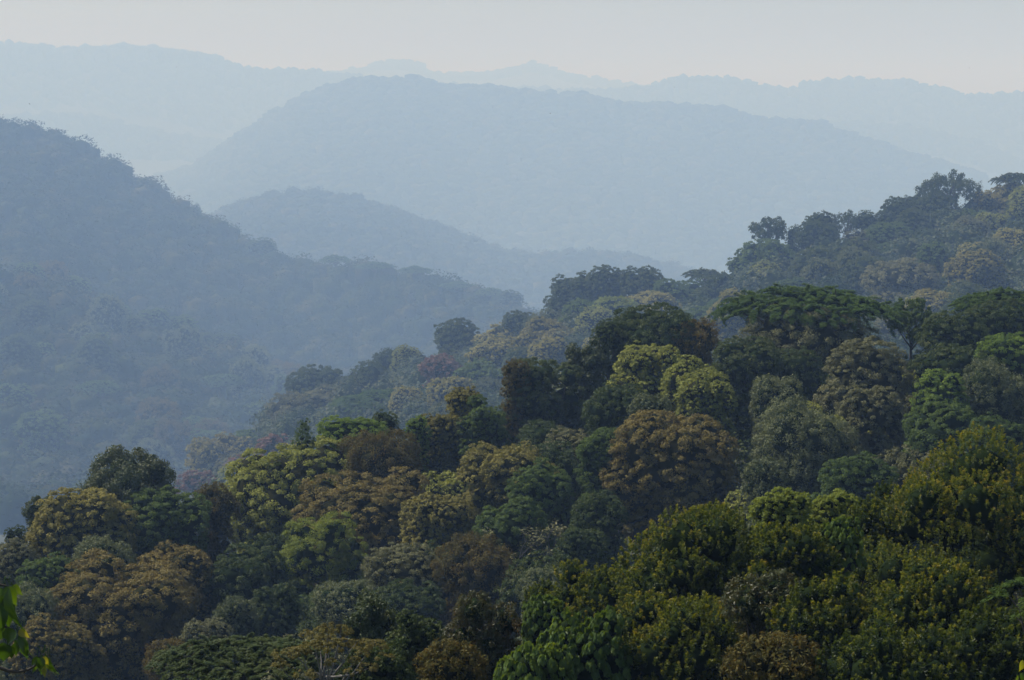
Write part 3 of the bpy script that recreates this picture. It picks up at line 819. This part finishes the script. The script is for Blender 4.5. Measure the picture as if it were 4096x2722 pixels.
# small trees between the big crowns of the near side
def wB(u, d):
    if u < 950 and d < 180: return None          # the great brown dome stands free here
    z = 'below the umbrella tree' if u > 2900 else 'around the brown cauliflower dome' if u > 2250 else 'under the large dark green ridge tree' if u > 1700 else 'around the olive domes' if u > 900 else 'around the great brown dome'
    return 'filling a gap ' + z
fill(58, -150, 4250, lambda u: 142, lambda u: float(DB1(u)) + 4, 4.0, 7.0, wB, ['dark', 'green', 'grey', 'greybrown', 'dark', 'olive'], 2500)
def wC(u, d):
    hi = 'upper' if d > .5 * (690 + float(DC1(u))) else 'lower'
    z = 'high hazy slope under the skyline row' if u > 3400 else 'hazy slope behind the umbrella tree' if u > 2700 else 'hazy slope behind the ridge nose' if u > 2100 else 'mid-valley slope around the coral-red tree' if u > 1200 else 'mid-valley slope behind the great olive dome'
    return 'on the %s %s' % (hi, z)
fill(72, 650, 4250, lambda u: 695, lambda u: float(DC1(u)) + 6, 12, 20, wC, ['dark', 'green', 'grey', 'greybrown', 'olive', 'golden', 'green', 'umbrella', 'dark'], 3000)
# the blue hillside across the valley: its largest, nearest trees one by one
for (u, v, w, sp, lab) in [
    (580, 712, 38, 'dark', 'lone round tree breaking the skyline of the blue hillside'),
    (790, 800, 26, 'slender', 'thin spiky treetop on the blue hillside where the skyline bends down'),
    (1048, 950, 42, 'dark', 'large round tree on the blue skyline beyond the mid valley'),
    (1345, 1018, 38, 'umbrella', 'flat umbrella tree at the tip of a bump on the blue skyline'),
    (1500, 1045, 45, 'umbrella', 'first wide flat umbrella tree along the falling blue skyline'),
    (1660, 1062, 38, 'umbrella', 'second flat umbrella tree along the falling blue skyline, with a long lip'),
    (1830, 1125, 42, 'umbrella', 'third flat umbrella tree along the falling blue skyline'),
    (1960, 1150, 35, 'umbrella', 'fourth flat umbrella tree along the falling blue skyline'),
    (2045, 1160, 32, 'dark', 'last round tree at the low tip of the blue skyline')]:
    d = float(DD2(u)); x, y = az_xy(u, d); x = float(x); y = float(y)
    if sp == 'slender':
        cm, tm, H = proto('slender', 0, 'dark')
        s = w / 12.0
        tree(lab, sp, (x, y, float(ground(x, y)[0])), 6, cm, tm, None, 1.0, None, (s * .8, s * .8, s)); SPOTS.append((x, y, w / 2))
    else:
        o = repeat(sp, 1, x, y, w, lab, None)
        zt = at(u, v, d)[2]; H = proto(sp, 1)[2]
        o.scale.z = max(.6, (zt - o.location.z) / (6 + H))
def wD(u, d):
    z = 'spur' if d > 2000 else 'foot'
    s = 'by the frame edge' if u < 420 else 'above the clustered glossy tree' if u < 900 else 'behind the dark broad dome'
    return 'on the %s of the blue hillside %s' % (z, s)
fill(54, -60, 1500, lambda u: 1740, lambda u: 2520, 26, 40, wD, ['dark', 'green', 'dark', 'rust', 'grey', 'umbrella', 'rust', 'green'], 700)

# ------------------------------------------------------------------ woods no one could count
def forest(label, seed, u0, u1, dlo, dhi, spacing, wlo, whi, nleaf, leafrel, hullsub, cols, hfac=.75, keep_clear=False, lift=5.0, inner=None):
    inner = inner or cols
    rng = np.random.default_rng(seed)
    # sow points evenly over the ground
    ug = np.array([u0, u1]); a0, a1 = np.arctan((u0 - 2048) / F), np.arctan((u1 - 2048) / F)
    dmin = min(dlo(np.array([u0, (u0 + u1) / 2, u1]))); dmax = max(dhi(np.linspace(u0, u1, 9)))
    n = int((a1 - a0) * (dmax ** 2 - dmin ** 2) / 2 / spacing ** 2)
    d = np.sqrt(rng.uniform(dmin ** 2, dmax ** 2, n)); az = rng.uniform(a0, a1, n)
    u = 2048 + F * np.tan(az)
    ok = (d > dlo(u)) & (d < dhi(u)); d, az, u = d[ok], az[ok], u[ok]
    x = d * np.sin(az); y = d * np.cos(az)
    if keep_clear:
        S = np.array(SPOTS)
        near = (np.hypot(x[:, None] - S[None, :, 0], y[:, None] - S[None, :, 1]) < S[None, :, 2] * .8).any(1)
        x, y = x[~near], y[~near]
    n = len(x)
    z = ground(x, y) + lift
    w = rng.uniform(wlo, whi, n) * rng.choice([.8, 1, 1, 1.25], n); tint = rng.random(n)
    h = w * hfac * rng.uniform(.75, 1.25, n)
    NP = 8
    V = []; Q = []; TR = []; TQ = []; TT = []; base = 0
    iv, it = (ICO1 if hullsub == 1 else ICO2)
    for k in range(NP):
        idx = np.arange(k, n, NP)
        if len(idx) == 0: continue
        # crown shape: a lumpy dome, flat-topped for one in eight
        k1_, k2_, o1_, o2_ = rng.normal(size=3) * 2.6, rng.normal(size=3) * 3.4, rng.uniform(0, 6), rng.uniform(0, 6)
        k3_, o3_ = rng.normal(size=3) * 6.5, rng.uniform(0, 6)
        lumpf = lambda q_: 1 + .26 * np.sin(q_ @ k1_ + o1_) * np.sin(q_ @ k2_ + o2_) + .11 * np.sin(q_ @ k3_ + o3_)
        lump = lumpf(iv) * (1 + rng.normal(size=len(iv)) * .04)
        hv = iv * lump[:, None] * .5 * (.82 if nleaf else 1.0)
        flat = .45 if k == 7 else 1.0
        hv[:, 2] = (hv[:, 2]) * flat + .45
        hv[iv[:, 2] < -.3, 2] = -.7          # the crown's skirt reaches the ground
        parts_v = [hv]; tris = it.copy(); quads = None
        if nleaf:
            dd = norm(unit(rng, nleaf) + np.array([0, 0, .35]))
            lp = lumpf(dd)
            p = dd * lp[:, None] * .5 * rng.uniform(.88, 1.04, nleaf)[:, None]; p[:, 2] = p[:, 2] * flat + .45
            nn = norm(dd + np.array([0, 0, .3]) + rng.normal(size=(nleaf, 3)) * .38)
            a = norm(np.cross(nn, unit(rng, nleaf)))
            lv = leaf_quads(p, a, nn, leafrel * rng.uniform(.6, 1.4, nleaf), .75)
            quads = np.arange(len(lv)).reshape(-1, 4) + len(hv); parts_v.append(lv)
        pv = np.concatenate(parts_v); m = len(pv)
        ang = rng.uniform(0, 6.28, len(idx)); ca, sa = np.cos(ang), np.sin(ang)
        W = w[idx]
        vx = (ca[:, None] * pv[None, :, 0] - sa[:, None] * pv[None, :, 1]) * W[:, None] + x[idx][:, None]
        vy = (sa[:, None] * pv[None, :, 0] + ca[:, None] * pv[None, :, 1]) * W[:, None] + y[idx][:, None]
        vz = pv[None, :, 2] * h[idx][:, None] + z[idx][:, None]
        V.append(np.stack([vx, vy, vz], -1).reshape(-1, 3))
        o = base + np.arange(len(idx))[:, None, None] * m
        TR.append((tris[None] + o).reshape(-1, 3)); TT.append(np.repeat(tint[idx], len(tris)) * .8 + .05)
        if quads is not None:
            Q.append((quads[None] + o).reshape(-1, 4))
            TQ.append(np.repeat(tint[idx], len(quads)) * .75 + rng.random(len(idx) * len(quads)) * .25)
        base += len(idx) * m
    tt = np.concatenate(TQ + TT)
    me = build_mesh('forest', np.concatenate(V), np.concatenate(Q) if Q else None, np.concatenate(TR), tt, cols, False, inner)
    return tag(link('forest', me), label, 'forest', None, 'stuff')
WOOD = leaf_material('hillside_foliage', [(.014, .026, .010), (.020, .036, .012), (.030, .044, .016), (.048, .064, .022), (.080, .074, .030), (.048, .064, .028)], .12, (1.3, 1.2, .5), .8, .02, .02, .25, 0)
k1 = lambda k: (lambda u: np.full(np.shape(u), float(k)))
forest('hazy blue-green forest covering the whole hillside across the valley', 1, -600, 2500, k1(1400), lambda u: DD2(u) + 140, 14, 16, 31, 260, .082, 1, WOOD, .78, True, 7)
forest('fainter blue forest on the small low hill in the middle distance', 2, 400, 3500, k1(4300), k1(5820), 17, 20, 36, 50, .15, 1, WOOD, .55, False, 10)
forest('pale blue forest over the broad long hill in the far middle', 3, -300, 4400, k1(7040), lambda u: DF1(u) + 240, 21, 26, 50, 0, 0, 1, WOOD, .42, False, 12)
forest('very pale forest on the ridge low behind the broad long hill', 4, -300, 4400, k1(11250), k1(11800), 28, 28, 52, 0, 0, 1, WOOD, .55, False, 4)
forest('faintest forest along the high far ridges', 5, -300, 4400, k1(12400), k1(13150), 30, 28, 55, 0, 0, 1, WOOD, .55, False, 4)
forest('ghostly forest on the farthest peaks on the horizon', 6, -300, 4400, k1(16100), k1(16700), 34, 30, 60, 0, 0, 1, WOOD, .55, False, 4)

def dC(u): return 400 + 0 * np.asarray(u, float)
LOWWOOD = leaf_material('young_wood_foliage', [(.022, .038, .014), (.032, .056, .018), (.052, .074, .025), (.085, .088, .034)], .22, (1.3, 1.2, .5), .55, .15, .03, .3, 0)
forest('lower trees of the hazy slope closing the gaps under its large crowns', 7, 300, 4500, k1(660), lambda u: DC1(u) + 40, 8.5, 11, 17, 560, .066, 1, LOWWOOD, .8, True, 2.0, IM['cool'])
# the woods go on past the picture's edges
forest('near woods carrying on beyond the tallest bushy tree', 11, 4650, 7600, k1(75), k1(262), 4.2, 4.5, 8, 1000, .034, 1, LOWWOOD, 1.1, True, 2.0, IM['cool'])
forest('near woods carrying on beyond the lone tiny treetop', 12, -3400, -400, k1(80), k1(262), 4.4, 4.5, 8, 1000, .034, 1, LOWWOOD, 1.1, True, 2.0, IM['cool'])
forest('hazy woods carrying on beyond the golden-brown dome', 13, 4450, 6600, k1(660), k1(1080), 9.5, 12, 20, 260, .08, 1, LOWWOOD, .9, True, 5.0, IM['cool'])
forest('blue woods carrying on along the hillside across the valley', 14, -2400, -600, k1(1400), k1(3800), 19, 20, 36, 90, .12, 1, WOOD, .75, True, 7)
# undergrowth between the trunks
def undergrowth():
    rng = np.random.default_rng(8)
    V = []; T_ = []
    for (d0, d1, n, s, lf, m) in [(34, 110, 2600, 1.3, .16, 40), (120, 262, 3600, 2.2, .34, 40), (680, 1060, 4200, 7.0, 1.3, 40)]:
        d = np.sqrt(rng.uniform(d0 ** 2, d1 ** 2, n)); az = rng.uniform(-.25, .25, n)
        x = d * np.sin(az); y = d * np.cos(az); z = ground(x, y)
        c = np.repeat(np.stack([x, y, z + s * .35], 1), m, 0); N = len(c)
        dd = unit(rng, N); dd[:, 2] = np.abs(dd[:, 2])
        p = c + dd * (s * rng.uniform(.4, 1.1, N))[:, None]
        nn = norm(dd + np.array([0, 0, .5]) + rng.normal(size=(N, 3)) * .4)
        V.append(leaf_quads(p, norm(np.cross(nn, unit(rng, N))), nn, lf * rng.uniform(.6, 1.4, N), .6))
        T_.append(np.repeat(rng.random(n), m) * .5 + rng.random(N) * .3)
    v = np.concatenate(V)
    tag(link('undergrowth', build_mesh('undergrowth', v, np.arange(len(v)).reshape(-1, 4), None, np.concatenate(T_), LM['dark'])),
        'dark green undergrowth between the tree trunks', 'undergrowth', None, 'stuff')
undergrowth()

# ------------------------------------------------------------------ young tree beside the look-out whose leaves hang into the picture
def blade(bag, base, axis, nrm, L, W, tint, curl=.35):
    """one heart-shaped pointed leaf: folded along its midrib, tip drooping"""
    axis = norm(np.asarray(axis, float)); nrm = np.asarray(nrm, float); nrm = norm(nrm - axis * (nrm @ axis)); s = np.cross(nrm, axis)
    t = np.linspace(0, 1, 11)
    wd = np.interp(t, [0, .06, .18, .34, .5, .68, .82, .92, 1], [.05, .55, .92, 1, .86, .52, .24, .09, .01]) * W * .5
    rows = []
    for ti, wi in zip(t, wd):
        cpt = np.asarray(base) + axis * (L * ti) + nrm * (L * (.10 * math.sin(ti * 3.0) - curl * ti * ti * .5))
        rows += [cpt - s * wi + nrm * wi * .35, cpt - s * wi * .5 + nrm * wi * .10, cpt, cpt + s * wi * .5 + nrm * wi * .10, cpt + s * wi + nrm * wi * .35]
    v = np.array(rows); n = len(t)
    i = np.arange(n - 1)[:, None] * 5; j = np.arange(4)[None]
    q = np.stack([i + j, i + j + 1, i + j + 6, i + j + 5], -1).reshape(-1, 4)
    bag.add(v, q, tint)
def leaf_cluster(root, specs, seed):
    rng = np.random.default_rng(seed)
    b = Bag()
    for (u, v, dd, ang, L, W, yaw, tint) in specs:
        base = at(u, v, 9.0 + dd)
        a = math.radians(ang)                       # 0 = straight down, + towards +x
        axis = np.array([math.sin(a), rng.uniform(-.25, .15), -math.cos(a)])
        nr = np.array([math.sin(math.radians(yaw)), -math.cos(math.radians(yaw)), .35])
        blade(b, base, axis, nr, L * 9 / F, W * 9 / F, tint, rng.uniform(.25, .6))
        st = base - norm(axis) * .02 + np.array([rng.uniform(-.01, .01), .01, .02])
        b.add(*tube(np.stack([st, base]), np.array([.0018, .0012]), 5), .3)
    me = b.mesh('leaf_cluster', LM['leaf'])
    me.transform(__import__('mathutils').Matrix.Translation(-root.location))
    return link('leaf_cluster', me, root)
def sapling(label, x, y, stem_pts, twigs, clusters):
    g = float(ground(x, y)[0])
    e = bpy.data.objects.new('young_tree', None); COL.objects.link(e); e.location = (x, y, g)
    tag(e, label, 'young tree')
    b = Bag(); b.add(*tube(np.array(stem_pts) - np.array([x, y, g]), np.linspace(.035, .012, len(stem_pts)), 8))
    link('stem', b.mesh('stem', BARK), e)
    for tw in twigs:
        b = Bag(); b.add(*tube(np.array(tw) - np.array([x, y, g]), np.linspace(.009, .0035, len(tw)), 7))
        link('twig', b.mesh('twig', BARK), e)
    for k, c in enumerate(clusters):
        leaf_cluster(e, c, 40 + k)
    return e
pa = at(-330, 2900, 9.0); ga = float(ground(pa[0], pa[1])[0])
sapling('young tree at the lower corner with near drooping heart-shaped leaves on a thin twig', pa[0], pa[1],
    [(pa[0], pa[1], ga - .3), (pa[0] + .02, pa[1], ga + (at(-330, 2700, 9)[2] - ga) * .5), at(-320, 2680, 9.0), at(-250, 2450, 9.0), at(-160, 2250, 9.0)],
    [[at(-322, 2640, 9), at(-150, 2650, 9), at(0, 2672, 9.0), at(35, 2684, 9.0), at(75, 2688, 9.0), at(110, 2681, 9.0), at(135, 2668, 9.0), at(158, 2650, 9.0)],
     [at(-240, 2440, 9), at(-120, 2360, 9), at(-20, 2335, 9.0), at(28, 2345, 9.0)],
     [at(-280, 2560, 9), at(-120, 2510, 9), at(-10, 2500, 9), at(60, 2520, 9.0)]],
    [[(20, 2348, 0, 30, 95, 58, 10, .35), (5, 2352, .05, -8, 150, 70, 40, .10), (38, 2352, -.05, 12, 190, 62, -45, .15), (30, 2380, .04, 0, 150, 60, 10, .12), (45, 2345, .08, 50, 60, 40, 0, .55), (0, 2420, 0, 5, 120, 50, 30, .2), (55, 2372, .06, 8, 140, 40, -60, .3), (-20, 2345, .02, -20, 120, 60, 0, .15), (34, 2400, .1, -4, 110, 36, 70, .8)],
     [(28, 2512, -.03, 12, 70, 52, 15, .45), (66, 2524, -.06, -38, 80, 44, -20, .45), (75, 2522, .0, 55, 55, 34, 0, .9), (84, 2530, .02, 18, 125, 36, -50, .6), (96, 2532, .05, 8, 70, 26, -60, .75), (15, 2570, -.04, -4, 92, 72, 10, .05), (40, 2584, .0, 6, 58, 36, 15, .1), (66, 2570, .03, -5, 62, 34, 0, .15), (72, 2545, .0, 22, 110, 40, 35, .2), (92, 2560, .04, 12, 92, 30, -30, .2), (0, 2500, .05, -10, 80, 60, 20, .3), (58, 2560, .08, 30, 90, 30, 20, .12)],
     [(158, 2632, 0, -50, 50, 30, 10, .6), (165, 2628, -.04, -6, 62, 40, 5, .25), (172, 2627, -.02, 30, 46, 26, 0, 1.0), (180, 2620, .02, 30, 100, 36, -35, .5), (168, 2645, .03, -2, 62, 34, 20, .45), (150, 2642, .05, -18, 56, 26, 30, .55), (188, 2640, .0, 10, 60, 22, -40, .8), (175, 2660, .02, 4, 55, 24, 10, .9), (200, 2632, .03, 12, 86, 24, -60, .6)]])
pb_ = at(4380, 2950, 9.0); gb = float(ground(pb_[0], pb_[1])[0])
sapling('young tree at the other lower corner showing a single pale curled leaf', pb_[0], pb_[1],
    [(pb_[0], pb_[1], gb - .3), (pb_[0], pb_[1] + .03, gb + (at(4380, 2700, 9)[2] - gb) * .6), at(4370, 2700, 9.0), at(4330, 2550, 9.0)],
    [[at(4365, 2680, 9), at(4230, 2650, 9), at(4140, 2640, 9), at(4096, 2648, 9.0)]],
    [[(4090, 2640, 0, -8, 55, 32, 20, .9), (4096, 2690, 0, -10, 45, 40, 10, .3), (4110, 2655, .05, 5, 90, 50, 20, .3), (4070, 2700, .02, -20, 40, 16, 50, .7)]])

# ------------------------------------------------------------------ small birds over the valley
def bird_mesh():
    b = Bag()
    t = np.linspace(0, 1, 7)
    b.add(*tube(np.stack([np.zeros(7), (t - .5) * .34, .01 * np.sin(t * 3)], 1), np.array([.004, .03, .042, .045, .035, .022, .012]), 8))
    for s in (-1, 1):
        v = np.array([[s * .03, .06, .01], [s * .2, .10, .06], [s * .42, .0, .04], [s * .2, -.02, .05], [s * .03, -.07, .01]])
        v2 = v + np.array([0, 0, .012])
        vv = np.concatenate([v, v2])
        q = np.array([[0, 1, 3, 4], [5, 9, 8, 6], [1, 2, 3, 3], [6, 8, 7, 7]])[:2]
        b.add(vv, q); b.add(np.array([v[1], v[2], v[3], (v[1] + v[3]) / 2]), np.array([[0, 1, 2, 3]]))
    b.add(np.array([[0, -.15, .0], [.05, -.27, .0], [0, -.24, .005], [-.05, -.27, 0]]), np.array([[0, 1, 2, 3]]))
    return b.mesh('bird', bark_material('dark_feathers', [(.02, .02, .025), (.04, .04, .045)]))
bm_ = bird_mesh()
for (u, v, d, rz, ry, lab) in [
    (118, 417, 260, 1.0, .5, 'small bird gliding just above the top of the blue hillside'),
    (2201, 455, 260, 1.4, -.1, 'small bird crossing in front of the broad long hill'),
    (2697, 350, 300, .3, .3, 'speck-like bird over the saddle of the far ridges'),
    (3705, 137, 300, 1.2, 0, 'bird in the pale sky above the far ridges'),
    (3878, 273, 300, .8, .1, 'tiny bird just over the far ridge under the sky bird'),
    (672, 42, 300, .2, .1, 'tiny bird highest in the bluish sky'),
    (706, 269, 300, .5, .2, 'tiny bird before the palest high ridge')]:
    o = link('bird', bm_, None, at(u, v, d)); o.rotation_euler = (0, ry, rz); o.scale = (.42, .42, .42); tag(o, lab, 'bird', 'small birds over the valley')

# ------------------------------------------------------------------ the air
def haze():
    R = 45200.0
    hm = bpy.data.materials.new('haze'); hm.use_nodes = True
    nt = hm.node_tree; nt.nodes.clear()
    out = nt.nodes.new('ShaderNodeOutputMaterial'); pv = nt.nodes.new('ShaderNodeVolumePrincipled')
    pv.inputs['Color'].default_value = (*HAZE_COLOR, 1)
    pv.inputs['Absorption Color'].default_value = (1, 1, 1, 1)
    pv.inputs['Density'].default_value = HAZE_DENSITY
    pv.inputs['Anisotropy'].default_value = HAZE_G
    nt.links.new(pv.outputs[0], out.inputs['Volume'])
    lo, hi = HAZE_LO, HAZE_HI
    v = np.array([[x, y, z] for z in (lo, hi) for x, y in ((-R, -R), (R, -R), (R, R), (-R, R))], float)
    q = np.array([[3, 2, 1, 0], [4, 5, 6, 7], [0, 1, 5, 4], [1, 2, 6, 5], [2, 3, 7, 6], [3, 0, 4, 7]])
    tag(link('haze', build_mesh('haze', v, q, None, None, hm)), 'pale blue haze lying over the valleys', 'haze', None, 'stuff')
gz = [min(v.co.z for v in bpy.data.objects['ground'].data.vertices), max(v.co.z for v in bpy.data.objects['ground'].data.vertices)]
HAZE_LO, HAZE_HI = gz[0] - 1.0, gz[1] + 32.0
haze()
print('HAZE', HAZE_LO, HAZE_HI, 'trees', sum(1 for o in bpy.data.objects if o.get('category') == 'tree'), 'polys', sum(len(m.polygons) for m in bpy.data.meshes))
